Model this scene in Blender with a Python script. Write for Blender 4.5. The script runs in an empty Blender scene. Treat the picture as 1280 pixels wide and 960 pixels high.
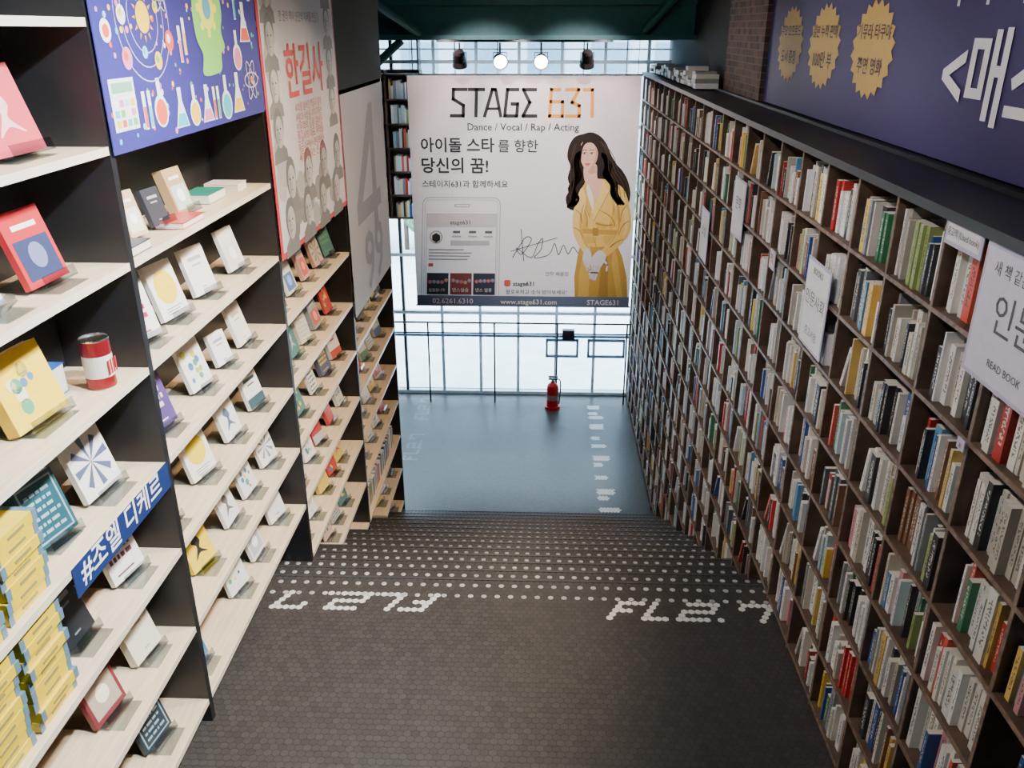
import bpy, math, random
from mathutils import Matrix, Vector
random.seed(7)
R = random.Random(11)
XL, XR = -1.66, 1.45
YS, TR, RS, NS = 4.525, 0.34, 0.17, 14     # stair start, tread, rise, rises
ZU = -3.3
ZLAND = ZU - RS*NS
YLAND = YS + TR*(NS-1)
YWIN = 12.98

def floorz(y):
    if y < YS: return ZU
    return ZU - RS*min(NS, int((y-YS+1e-6)/TR)+1)
def ystart(z, y0, y1):
    y = y0
    while y < y1 and floorz(y) > z-0.03: y += 0.02
    return y

# ---------------------------------------------------------------- materials
MATS = {}
def nmat(name):
    m = bpy.data.materials.new(name); m.use_nodes = True
    return m, m.node_tree.nodes, m.node_tree.links, m.node_tree.nodes['Principled BSDF']
def mat(name, col, rough=0.6, metal=0.0, noise=0.06, scale=12.0, emit=0.0, bump=0.0):
    if name in MATS: return MATS[name]
    m, N, L, P = nmat(name)
    P.inputs['Roughness'].default_value = rough
    P.inputs['Metallic'].default_value = metal
    tc = N.new('ShaderNodeTexCoord'); nz = N.new('ShaderNodeTexNoise'); nz.inputs['Scale'].default_value = scale
    nz.inputs['Detail'].default_value = 4
    L.new(tc.outputs['Object'], nz.inputs['Vector'])
    cr = N.new('ShaderNodeValToRGB')
    a = [max(0, c*(1-noise*2)) for c in col]; b = [min(1, c*(1+noise*2)) for c in col]
    cr.color_ramp.elements[0].position = .3; cr.color_ramp.elements[1].position = .7
    cr.color_ramp.elements[0].color = (*a, 1); cr.color_ramp.elements[1].color = (*b, 1)
    L.new(nz.outputs['Fac'], cr.inputs['Fac']); L.new(cr.outputs['Color'], P.inputs['Base Color'])
    if emit:
        P.inputs['Emission Color'].default_value = (*col, 1); P.inputs['Emission Strength'].default_value = emit
    if bump:
        bp = N.new('ShaderNodeBump'); bp.inputs['Strength'].default_value = bump; bp.inputs['Distance'].default_value = .01
        L.new(nz.outputs['Fac'], bp.inputs['Height']); L.new(bp.outputs['Normal'], P.inputs['Normal'])
    MATS[name] = m
    return m
def woodmat(name, col, rough=.45):
    m, N, L, P = nmat(name)
    tc = N.new('ShaderNodeTexCoord'); mp = N.new('ShaderNodeMapping'); mp.inputs['Scale'].default_value = (14, 1.2, 14)
    nz = N.new('ShaderNodeTexNoise'); nz.inputs['Scale'].default_value = 3; nz.inputs['Detail'].default_value = 6; nz.inputs['Distortion'].default_value = .6
    L.new(tc.outputs['Object'], mp.inputs[0]); L.new(mp.outputs[0], nz.inputs['Vector'])
    cr = N.new('ShaderNodeValToRGB'); cr.color_ramp.elements[0].position = .35; cr.color_ramp.elements[1].position = .65
    cr.color_ramp.elements[0].color = (*[c*.88 for c in col], 1); cr.color_ramp.elements[1].color = (*[min(1, c*1.06) for c in col], 1)
    L.new(nz.outputs['Fac'], cr.inputs['Fac']); L.new(cr.outputs['Color'], P.inputs['Base Color']); P.inputs['Roughness'].default_value = rough
    return m
def attrmat(name, rough=0.5, spine=False, translucent=0.0, spec=0.5):
    if name in MATS: return MATS[name]
    m, N, L, P = nmat(name)
    P.inputs['Roughness'].default_value = rough
    P.inputs['Specular IOR Level'].default_value = spec
    at = N.new('ShaderNodeAttribute'); at.attribute_name = 'Col'
    nz = N.new('ShaderNodeTexNoise'); nz.inputs['Scale'].default_value = 30
    tc = N.new('ShaderNodeTexCoord'); L.new(tc.outputs['Object'], nz.inputs['Vector'])
    mr = N.new('ShaderNodeMapRange'); mr.inputs['To Min'].default_value = .9; mr.inputs['To Max'].default_value = 1.07
    L.new(nz.outputs['Fac'], mr.inputs['Value'])
    mul = N.new('ShaderNodeVectorMath'); mul.operation = 'SCALE'
    L.new(at.outputs['Color'], mul.inputs[0]); L.new(mr.outputs['Result'], mul.inputs['Scale'])
    out = mul.outputs['Vector']
    if spine:
        uv = N.new('ShaderNodeUVMap'); uv.uv_map = 'UVMap'
        sp = N.new('ShaderNodeSeparateXYZ'); L.new(uv.outputs['UV'], sp.inputs[0])
        def M(op, a, b=None):
            n = N.new('ShaderNodeMath'); n.operation = op
            for i, s in enumerate((a, b)):
                if s is None: continue
                if isinstance(s, (int, float)): n.inputs[i].default_value = s
                else: L.new(s, n.inputs[i])
            return n.outputs[0]
        fu = M('FRACT', sp.outputs[0]); au = M('ABSOLUTE', M('SUBTRACT', fu, .5))
        mu = M('LESS_THAN', au, .24)
        v1 = M('GREATER_THAN', sp.outputs[1], .2); v2 = M('LESS_THAN', sp.outputs[1], .88)
        cx = N.new('ShaderNodeCombineXYZ')
        L.new(M('MULTIPLY', sp.outputs[0], 4.0), cx.inputs[0]); L.new(M('MULTIPLY', sp.outputs[1], 26.0), cx.inputs[1])
        n2 = N.new('ShaderNodeTexNoise'); n2.noise_dimensions = '2D'; n2.inputs['Scale'].default_value = 1; n2.inputs['Detail'].default_value = 0
        L.new(cx.outputs[0], n2.inputs['Vector'])
        mk = M('MULTIPLY', M('MULTIPLY', mu, M('MULTIPLY', v1, v2)), M('GREATER_THAN', n2.outputs['Fac'], .52))
        bw = N.new('ShaderNodeRGBToBW'); L.new(at.outputs['Color'], bw.inputs[0])
        lt = M('GREATER_THAN', bw.outputs[0], .22)
        tx = N.new('ShaderNodeMix'); tx.data_type = 'RGBA'
        tx.inputs[6].default_value = (.75, .72, .65, 1); tx.inputs[7].default_value = (.06, .05, .06, 1)
        L.new(lt, tx.inputs[0])
        mx = N.new('ShaderNodeMix'); mx.data_type = 'RGBA'
        L.new(M('MULTIPLY', mk, .8), mx.inputs[0]); L.new(out, mx.inputs[6]); L.new(tx.outputs[2], mx.inputs[7])
        out = mx.outputs[2]
    L.new(out, P.inputs['Base Color'])
    if translucent:
        tr = N.new('ShaderNodeBsdfTranslucent'); L.new(out, tr.inputs['Color'])
        ms = N.new('ShaderNodeMixShader'); ms.inputs[0].default_value = translucent
        L.new(P.outputs[0], ms.inputs[1]); L.new(tr.outputs[0], ms.inputs[2])
        L.new(ms.outputs[0], N['Material Output'].inputs['Surface'])
    MATS[name] = m
    return m
def glassmat(name, tint=(1, 1, 1), gl=.08):
    if name in MATS: return MATS[name]
    m, N, L, P = nmat(name)
    t = N.new('ShaderNodeBsdfTransparent'); t.inputs[0].default_value = (*tint, 1)
    g = N.new('ShaderNodeBsdfGlossy'); g.inputs['Roughness'].default_value = .05
    ms = N.new('ShaderNodeMixShader')
    lw = N.new('ShaderNodeLayerWeight'); lw.inputs[0].default_value = .35
    mm = N.new('ShaderNodeMath'); mm.operation = 'MULTIPLY_ADD'; mm.inputs[1].default_value = .35; mm.inputs[2].default_value = gl
    L.new(lw.outputs['Fresnel'], mm.inputs[0]); L.new(mm.outputs[0], ms.inputs[0])
    L.new(t.outputs[0], ms.inputs[1]); L.new(g.outputs[0], ms.inputs[2])
    L.new(ms.outputs[0], N['Material Output'].inputs['Surface'])
    MATS[name] = m
    return m

# ---------------------------------------------------------------- mesh builder
class MB:
    def __init__(s): s.v = []; s.f = []; s.m = []; s.c = []; s.u = []; s.mats = []
    def mi(s, m):
        if m not in s.mats: s.mats.append(m)
        return s.mats.index(m)
    def face(s, pts, m, col=(1, 1, 1), uv=None, M=None):
        i = len(s.v)
        for p in pts:
            p = Vector(p)
            s.v.append(tuple(M @ p) if M else tuple(p))
        s.f.append(tuple(range(i, i+len(pts)))); s.m.append(s.mi(m)); s.c.append(col)
        s.u.append(uv if uv else [(0, 0)]*len(pts))
    def box(s, x0, x1, y0, y1, z0, z1, m, col=(1, 1, 1), M=None, top=None, spine=None):
        i = len(s.v)
        P = [(x0, y0, z0), (x1, y0, z0), (x1, y1, z0), (x0, y1, z0), (x0, y0, z1), (x1, y0, z1), (x1, y1, z1), (x0, y1, z1)]
        for p in P: s.v.append(tuple(M @ Vector(p)) if M else p)
        F = [(0, 3, 2, 1), (4, 5, 6, 7), (0, 1, 5, 4), (1, 2, 6, 5), (2, 3, 7, 6), (3, 0, 4, 7)]
        for k, f in enumerate(F):
            s.f.append(tuple(i+a for a in f))
            mm, cc = m, col
            if k == 1 and top: mm, cc = top
            s.m.append(s.mi(mm)); s.c.append(cc)
            if k == 5 and spine is not None: s.u.append([(spine+.999, 0), (spine, 0), (spine, 1), (spine+.999, 1)])
            else: s.u.append([(0, 0)]*4)
    def lathe(s, prof, m, col=(1, 1, 1), n=20, M=None):
        i = len(s.v)
        for r, z in prof:
            for k in range(n):
                a = 2*math.pi*k/n; p = Vector((r*math.cos(a), r*math.sin(a), z))
                s.v.append(tuple(M @ p) if M else tuple(p))
        for j in range(len(prof)-1):
            for k in range(n):
                a = i+j*n+k; b = i+j*n+(k+1) % n
                s.f.append((a, b, b+n, a+n)); s.m.append(s.mi(m)); s.c.append(col); s.u.append([(0, 0)]*4)
    def cyl(s, p0, p1, r, m, col=(1, 1, 1), n=10, r2=None):
        p0 = Vector(p0); p1 = Vector(p1); d = p1-p0; l = d.length
        q = d.to_track_quat('Z', 'Y').to_matrix().to_4x4(); q.translation = p0
        r2 = r if r2 is None else r2
        s.lathe([(0.0001, 0), (r, 0), (r2, l), (0.0001, l)], m, col, n, q)
    def build(s, name, parent=None, M=None, smooth=False, bevel=0):
        me = bpy.data.meshes.new(name)
        me.from_pydata(s.v, [], s.f)
        for m in s.mats: me.materials.append(m)
        me.polygons.foreach_set('material_index', s.m)
        ca = me.color_attributes.new('Col', 'FLOAT_COLOR', 'CORNER')
        buf = []; ub = []
        for f, c, u in zip(s.f, s.c, s.u):
            for k in range(len(f)):
                buf += [c[0], c[1], c[2], 1.0]; ub += [u[k][0], u[k][1]]
        ca.data.foreach_set('color', buf)
        uvl = me.uv_layers.new(name='UVMap'); uvl.data.foreach_set('uv', ub)
        if smooth: me.polygons.foreach_set('use_smooth', [True]*len(s.f))
        me.update()
        o = bpy.data.objects.new(name, me); bpy.context.scene.collection.objects.link(o)
        if parent: o.parent = parent
        if M: o.matrix_local = M
        if bevel:
            b = o.modifiers.new('bevel', 'BEVEL'); b.width = bevel; b.segments = 2; b.limit_method = 'ANGLE'
        return o

def basis(o, x, y, z):
    x, y, z = Vector(x), Vector(y), Vector(z)
    M = Matrix.Identity(4)
    for i in range(3): M[i][0] = x[i]; M[i][1] = y[i]; M[i][2] = z[i]; M[i][3] = o[i]
    return M
def faceL(y, z, x=XL+.015): return basis((x, y, z), (0, 1, 0), (0, 0, 1), (1, 0, 0))
def faceR(y, z, x=XR-.015): return basis((x, y, z), (0, -1, 0), (0, 0, 1), (-1, 0, 0))
def faceF(x, y, z): return basis((x, y, z), (1, 0, 0), (0, 0, 1), (0, -1, 0))

INK = attrmat('printed_ink', .55, spec=.3)
PENDING = []
def text(parent, s, x, y, size, col, width=None, z=.003, align='LEFT', bold=0.0, name='lettering', rot=0):
    cu = bpy.data.curves.new(name, 'FONT'); cu.body = s; cu.size = size; cu.align_x = align
    cu.offset = bold*size
    cu.resolution_u = 2
    cu.materials.append(mat('ink_%02x%02x%02x' % tuple(int(c*255) for c in col), col, .6, noise=.02))
    o = bpy.data.objects.new(name, cu); bpy.context.scene.collection.objects.link(o)
    o.parent = parent; o.location = (x, y, z); o.rotation_euler = (0, 0, rot)
    if width: PENDING.append((o, width))
    return o
def smooth(pts, n=5, closed=True):
    out = []; L = len(pts)
    rng = range(L if closed else L-1)
    for i in rng:
        if closed: p = [Vector(pts[(i+k-1) % L]) for k in range(4)]
        else: p = [Vector(pts[min(max(i+k-1, 0), L-1)]) for k in range(4)]
        for j in range(n):
            t = j/n
            out.append(.5*((2*p[1])+(-p[0]+p[2])*t+(2*p[0]-5*p[1]+4*p[2]-p[3])*t*t+(-p[0]+3*p[1]-3*p[2]+p[3])*t**3))
    if not closed: out.append(Vector(pts[-1]))
    return out
def circ(cx, cy, r, n=20, ry=None): 
    ry = ry or r
    return [(cx+r*math.cos(2*math.pi*k/n), cy+ry*math.sin(2*math.pi*k/n)) for k in range(n)]
def flat(mb, pts, col, z=.002, m=None, M=None):
    A = sum(pts[i][0]*pts[(i+1) % len(pts)][1]-pts[(i+1) % len(pts)][0]*pts[i][1] for i in range(len(pts)))
    if A < 0: pts = list(reversed(pts))
    mb.face([(p[0], p[1], z) for p in pts], m or INK, col, M=M)
def stroke(mb, pts, w, col, z=.003, closed=False, m=None):
    P = [Vector((p[0], p[1])) for p in pts]
    if closed: P.append(P[0])
    for a, b in zip(P, P[1:]):
        d = (b-a)
        if d.length < 1e-6: continue
        d.normalize(); n = Vector((-d.y, d.x))*w/2; e = d*w/2*.9
        flat(mb, [tuple(a-e-n), tuple(b+e-n), tuple(b+e+n), tuple(a-e+n)], col, z, m)
def rect(x0, y0, x1, y1): return [(x0, y0), (x1, y0), (x1, y1), (x0, y1)]

# ---------------------------------------------------------------- room shell
dark = mat('dark_teal_paint', (.03, .15, .165), .5)
deep = mat('deep_teal_panel', (.004, .015, .018), .85)
black = mat('black_laminate', (.010, .010, .012), .45)
wallm = mat('dark_wall_paint', (.018, .022, .026), .85)
grout = mat('dark_grout', (.03, .028, .027), .7, bump=.2, scale=60)

def boxobj(name, x0, x1, y0, y1, z0, z1, m, bevel=0):
    b = MB(); b.box(x0, x1, y0, y1, z0, z1, m); return b.build(name, bevel=bevel)
boxobj('wall_left', -2.2, -2.04, -1.2, 9.25, -5.8, 1.7, wallm)
boxobj('wall_left.001', -3.6, -3.45, 9.1, 13.2, -5.8, 1.7, wallm)
boxobj('wall_return', -3.45, -2.2, 9.1, 9.25, -5.8, 1.7, wallm)
boxobj('wall_right', 1.83, 2.0, -1.2, 13.2, -5.8, 1.7, wallm)
boxobj('wall_back', -2.2, 2.0, -1.35, -1.2, -5.8, 1.7, wallm)
boxobj('ceiling', -3.6, 2.0, -1.35, 13.2, 1.7, 1.85, dark)

bm_, N, L, P = nmat('brick'); 
br = N.new('ShaderNodeTexBrick'); br.inputs['Scale'].default_value = 4.5
br.inputs['Color1'].default_value = (.13, .07, .055, 1); br.inputs['Color2'].default_value = (.05, .035, .03, 1); br.inputs['Mortar'].default_value = (.11, .10, .09, 1)
tc = N.new('ShaderNodeTexCoord'); sp = N.new('ShaderNodeSeparateXYZ'); cb = N.new('ShaderNodeCombineXYZ')
L.new(tc.outputs['Object'], sp.inputs[0]); L.new(sp.outputs[1], cb.inputs[0]); L.new(sp.outputs[2], cb.inputs[1])
L.new(cb.outputs[0], br.inputs['Vector']); L.new(br.outputs['Color'], P.inputs['Base Color']); P.inputs['Roughness'].default_value = .85
bp = N.new('ShaderNodeBump'); bp.inputs['Strength'].default_value = .6; L.new(br.outputs['Fac'], bp.inputs['Height']); bp.invert = True; L.new(bp.outputs['Normal'], P.inputs['Normal'])
b = MB(); b.box(1.76, 1.83, 7.3, 8.75, -.55, 1.7, bm_); b.build('wall_brick')

# floor slabs + steps
b = MB()
nos = mat('worn_steel_nosing', (.10, .10, .105), .35, .6)
b.box(-2.04, 1.83, .3, YS, ZU-.3, ZU, grout)
for k in range(1, NS):
    y0 = YS+(k-1)*TR; z = ZU-RS*k
    b.box(-2.04, 1.83, y0, y0+TR, z-.4, z, grout)
b.box(-3.45, 1.83, YLAND, 13.2, ZLAND-.3, ZLAND, grout)
for k in range(0, NS):
    y1 = YS+k*TR; z = ZU-RS*k
    b.box(-2.03, 1.83, y1-.018, y1+.004, z-.025, z+.006, nos)
b.build('floor')

# hex tiles ; letters slant by half a tile per row, like the photo's italic tile lettering
GL = {'F': ['1111', '1000', '1110', '1000', '1000'], 'L': ['1000', '1000', '1000', '1000', '1111'],
      '2': ['11111', '00001', '11111', '10000', '11111'], '.': ['0', '0', '0', '0', '1'], '7': ['11111', '10001', '00001', '00001', '00001']}
def bitmap(word='FL2.7'):
    cells = set(); x = 0
    for ch in word:
        g = GL[ch]
        for r, row in enumerate(g):
            for c, v in enumerate(row):
                if v == '1': cells.add((x+c, 4-r))
        x += len(g[0])+1
    return cells, x-1
BM, BW = bitmap()
tile = attrmat('hex_tile_glaze', .34, spec=.5)
PX, PY = .042, .0364
SX0, SX1 = -2.03, 1.82
def hexes(mb, x0, x1, y0, y1, z, whitefn, studfn=None):
    nr = int((y1-y0)/PY); 
    for r in range(nr):
        cy = y0+PY*(r+.5); nc = int((x1-x0)/PX)
        for c in range(nc):
            cx = x0+PX*(c+.5+(.5 if r % 2 else 0))
            if cx+PX/2 > x1: continue
            w = whitefn(r, c, cx, cy) if whitefn else 0
            if w: col = (w, w, w*.95)
            else:
                g = .038+R.random()*.012; col = (g*1.08, g*.98, g*.92)
            R_ = PX/2/.866*.95
            i = len(mb.v)
            for k in range(6):
                a = math.pi/6+k*math.pi/3
                mb.v.append((cx+R_*math.cos(a), cy+R_*math.sin(a), z+(.0035 if w else .003)))
            mb.f.append(tuple(range(i, i+6))); mb.m.append(mb.mi(tile)); mb.c.append(col); mb.u.append([(0, 0)]*6)
            if studfn and studfn(r, c):
                i = len(mb.v); q = R.uniform(.28, .44)
                for (rr, zz) in ((.0185, .0032), (.014, .0065)):
                    for k in range(8):
                        a = k*math.pi/4; mb.v.append((cx+rr*math.cos(a), cy+rr*math.sin(a), z+zz))
                for k in range(8):
                    mb.f.append((i+k, i+(k+1) % 8, i+8+(k+1) % 8, i+8+k)); mb.m.append(mb.mi(tile)); mb.c.append((q, q, q*.97)); mb.u.append([(0, 0)]*4)
                mb.f.append(tuple(range(i+8, i+16))); mb.m.append(mb.mi(tile)); mb.c.append((q, q, q*.97)); mb.u.append([(0, 0)]*8)
ny = int((YS-.02-.9)/PY); UY0 = YS-.02-ny*PY
RB = int((4.165-UY0)/PY); RT = int((4.345-UY0)/PY)       # base rows of the two inscriptions
def upper_white(r, c, x, y):
    off = .5 if r % 2 else 0
    u = c+off                                            # position in tile units
    rr = r-RB; cc = u-rr*.5-int((.42-SX0)/PX)-(0 if RB % 2 == 0 else .5)
    if (int(round(cc)), rr) in BM and abs(cc-round(cc)) < .3: return .62
    rr = RT-r; cc = int((-.64-SX0)/PX)-u-rr*.5+(0 if RT % 2 == 0 else .5)
    if (int(round(cc)), rr) in BM and abs(cc-round(cc)) < .3: return .56
    return 0
GLARE = [(12.45, .16, .14), (12.2, .12, .1), (12.05, .2, .1), (11.75, .18, .16), (11.35, .1, .09), (11.1, .18, .1), (10.7, .2, .12), (10.5, .1, .08), (10.15, .14, .1), (9.75, .2, .12), (9.6, .12, .09), (9.3, .22, .12)]  # glare patches on the landing, put into the tile colour as white
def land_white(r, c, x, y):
    for (sy, sw, sh) in GLARE:
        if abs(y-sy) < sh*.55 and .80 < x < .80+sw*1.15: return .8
    for (ox, oy) in ((-1.75, 11.9), (-1.72, 10.55)):
        rr = int(math.floor((ox-x)/PX)); cc = int(math.floor((y-oy)/PY))
        if (cc, rr) in BM: return .2
    return 0
b = MB()
hexes(b, SX0, SX1, UY0, YS-.02+.001, ZU, upper_white, lambda r, c: (ny-1-r) in (1, 4) and c % 2 == 0)
for k in range(1, NS):
    y0 = YS+(k-1)*TR; z = ZU-RS*k
    n = int((TR-.024)/PY)
    hexes(b, SX0, SX1, y0+TR-PY*n-.02, y0+TR-.019, z, None, lambda r, c: (n-1-r) in (1, 4) and c % 2 == 0)
hexes(b, -3.4, SX1, YLAND+.01, YWIN-.02, ZLAND, land_white)
ft = b.build('floor_tiles')

# ---------------------------------------------------------------- right bookcase
wood = mat('walnut_plywood', (.085, .052, .036), .5, noise=.22, scale=9)
woodE = mat('plywood_edge', (.18, .118, .085), .55, noise=.25, scale=30)
CW, CH = .45, .33
NCOL = 28; Y0R = .33; ZT = -.60
b = MB(); T = .018
lev = [ZT-T-CH*k for k in range(16)]
edges = [Y0R+CW*j for j in range(NCOL+1)]
for y in edges:
    zb = max(floorz(y-T/2), floorz(y+T/2))
    b.box(XR, XR+.3, y-T/2, y+T/2, zb, ZT-T, wood)
    b.box(XR-.004, XR, y-T/2, y+T/2, zb, ZT-T, woodE)
cells = []
for j in range(NCOL):
    ya, yb = edges[j]+T/2, edges[j+1]-T/2
    for k in range(1, 16):
        z = lev[k]
        ys = ystart(z, ya, yb)
        if yb-ys < .1: continue
        b.box(XR, XR+.3, ys, yb, z-T, z, wood); b.box(XR-.004, XR, ys, yb, z-T, z, woodE)
        cells.append((ys, yb, z))
b.box(XR-.03, XR+.31, Y0R-.02, edges[-1]+.01, ZT-T, ZT+.02, black)
b.box(XR+.31, 1.83, Y0R, edges[-1], ZT, ZT+.04, black)
for j in range(NCOL):
    b.box(XR+.3, XR+.312, edges[j], edges[j+1], floorz(edges[j]), ZT-T-.002, wood)
b.build('wall_bookcase')

SP = attrmat('book_spines', .5, spine=True); PG = attrmat('book_pages', .8)
PAL = [((.80, .78, .72), 20), ((.62, .57, .48), 8), ((.86, .85, .83), 17), ((.45, .42, .36), 5), ((.03, .03, .035), 12), ((.48, .03, .03), 4), ((.68, .10, .07), 2.5),
       ((.03, .09, .32), 4), ((.10, .28, .50), 3), ((.05, .20, .10), 3.5), ((.33, .42, .14), 3), ((.65, .44, .12), 3), ((.80, .58, .08), 1.8),
       ((.20, .10, .06), 4), ((.28, .30, .32), 6), ((.58, .28, .32), 1.5), ((.10, .12, .14), 4), ((.48, .62, .66), 4)]
PALW = [w for c, w in PAL]
BID = 0
def bookcol():
    c = R.choices(PAL, PALW)[0][0]; f = .78+.4*R.random()
    return tuple(min(.88, x*f) for x in c)
def fill_spines(mb, ya, yb, z, xf, hmax=.30, full=None):
    global BID
    y = ya+.004; fullness = full if full else R.choice([.65, .8, .9, 1, 1, 1, 1, 1])
    lim = ya+(yb-ya)*fullness-.006
    base = R.uniform(.2, .255); series = 0; sc = None
    while True:
        if series <= 0 and R.random() < .09: series = R.randint(3, 6); st = R.uniform(.016, .03); sh = R.uniform(.2, .26); sc = bookcol()
        if series > 0: t, h, c = st, sh, sc; series -= 1
        else:
            t = R.choice([.012, .016, .018, .022, .026, .03, .036, .045])*R.uniform(.85, 1.15); h = min(hmax, base+R.uniform(-.055, .05)); c = bookcol()
        if y+t > lim: break
        d = R.uniform(.14, .2); off = R.uniform(.0, .05); BID += 1
        mb.box(xf+off, xf+off+d, y, y+t, z+.001, z+h, SP, c, top=(PG, (.7, .66, .56)), spine=BID % 997)
        y += t+.0012
    rem = yb-y
    if rem > .07:
        r = R.random()
        if r < .7:
            a = R.uniform(.12, .35); t = .025; h = .22; BID += 1
            if h*math.sin(a)+t < rem-.01:
                M = Matrix.Translation((xf+.01, y+h*math.sin(a)+.002, z+.001)) @ Matrix.Rotation(a, 4, 'X')
                mb.box(0, .17, 0, t, 0, h, SP, bookcol(), M=M, top=(PG, (.7, .66, .56)), spine=BID % 997)
        elif rem > .17:
            zz = z+.001
            for q in range(R.randint(2, 5)):
                t = R.uniform(.015, .035); BID += 1
                mb.box(xf+.01+R.random()*.02, xf+.2, y+.01, min(yb-.006, y+.155), zz, zz+t, SP, bookcol()); zz += t+.001
b = MB()
for ya, yb, z in cells:
    if ya > 1.5: fill_spines(b, ya, yb, z, XR+.008)
b.build('shelved_books')
b = MB()
y = 8.9
while y < 12.6:
    w = R.uniform(.12, .3); zz = ZT+.042
    for q in range(R.randint(1, 4)):
        t = R.uniform(.03, .05); b.box(1.50+R.random()*.03, 1.74, y, y+w-.02, zz, zz+t, SP, R.choice([(.5, .48, .42), (.3, .28, .26), (.2, .2, .22), (.6, .6, .6)])); zz += t+.001
    y += w
b.build('stacked_books')

def sign(name, y, z, w, h, lines, bg=(.62, .6, .78)):
    mb = MB(); M = faceR(y, z)
    mb.box(0, w, -h, 0, 0, .004, INK, (.5, .48, .66)); flat(mb, rect(.015, -h+.015, w-.015, -.015), bg, .005)
    o = mb.build(name, M=M)
    for (s, ly, sz, fw, col) in lines: text(o, s, w/2, -h*ly, sz, col, width=fw*w, z=.0065, align='CENTER')
    return o
K = (.08, .07, .1)
sign('category_sign', 2.70, -.62, .5, .44, [('새 책 같은 중고책', .2, .05, .7, K), ('인문', .58, .15, .5, K), ('READ BOOK', .85, .03, .4, K)], (.66, .64, .8))
sign('category_sign', 4.44, -1.11, .38, .47, [('BOOKS', .15, .04, .4, K), ('인문사회', .5, .09, .8, K), ('중고서점', .85, .04, .5, K)], (.8, .8, .82))
sign('category_sign', 6.36, -1.0, .36, .42, [('문학', .5, .1, .5, K)], (.72, .7, .76))
sign('category_sign', 7.55, -1.45, .36, .45, [('소설', .5, .1, .5, K)], (.7, .68, .75))
sign('shelf_label', 3.0, -.6, .27, .1, [('중고책 (Used book)', .65, .05, .85, K)], (.78, .76, .8))
sign('shelf_label', 5.2, -1.26, .12, .12, [('책', .7, .06, .5, K)], (.85, .6, .6))
sign('shelf_label', 2.62, -1.28, .05, .04, [('A', .8, .03, .3, K)], (.85, .3, .6))

# ---------------------------------------------------------------- left display shelf
board = woodmat('birch_board', (.76, .59, .40), .35)
boardE = mat('pale_board_edge', (.78, .67, .52), .4, noise=.02)
DIV = [-.58, 1.35, 3.28, 5.18, 7.10, 9.05]
ZK = lambda k: -.42-.455*k
b = MB()
XB = -2.03
for y in DIV:
    zb = max(floorz(y-.02), floorz(y+.02)) if y > 1 else ZU
    b.box(XB, XL, y-.02, y+.02, zb, 1.15, black)
b.box(XB, XB+.01, DIV[0], DIV[2], ZU, 1.15, black)
for i in range(5):
    ya, yb = DIV[i]+.02, DIV[i+1]-.02
    yy = ya
    while yy < yb-1e-4:
        y2 = min(yb, yy+.1); b.box(XB, XB+.012, yy, y2, floorz(yy), 1.15, black); yy = y2
    for k in range(-3, 12):
        z = ZK(k)
        ys = ystart(z-.02, ya, yb)
        if yb-ys < .15: continue
        b.box(XB+.012, XL-.005, ys, yb, z-.028, z, board)
        b.box(XL-.005, XL-.001, ys, yb, z-.03, z+.001, boardE)
b.box(XB, XL, DIV[0], DIV[-1], 1.15, 1.18, black)
b.build('display_bookcase')

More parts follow.
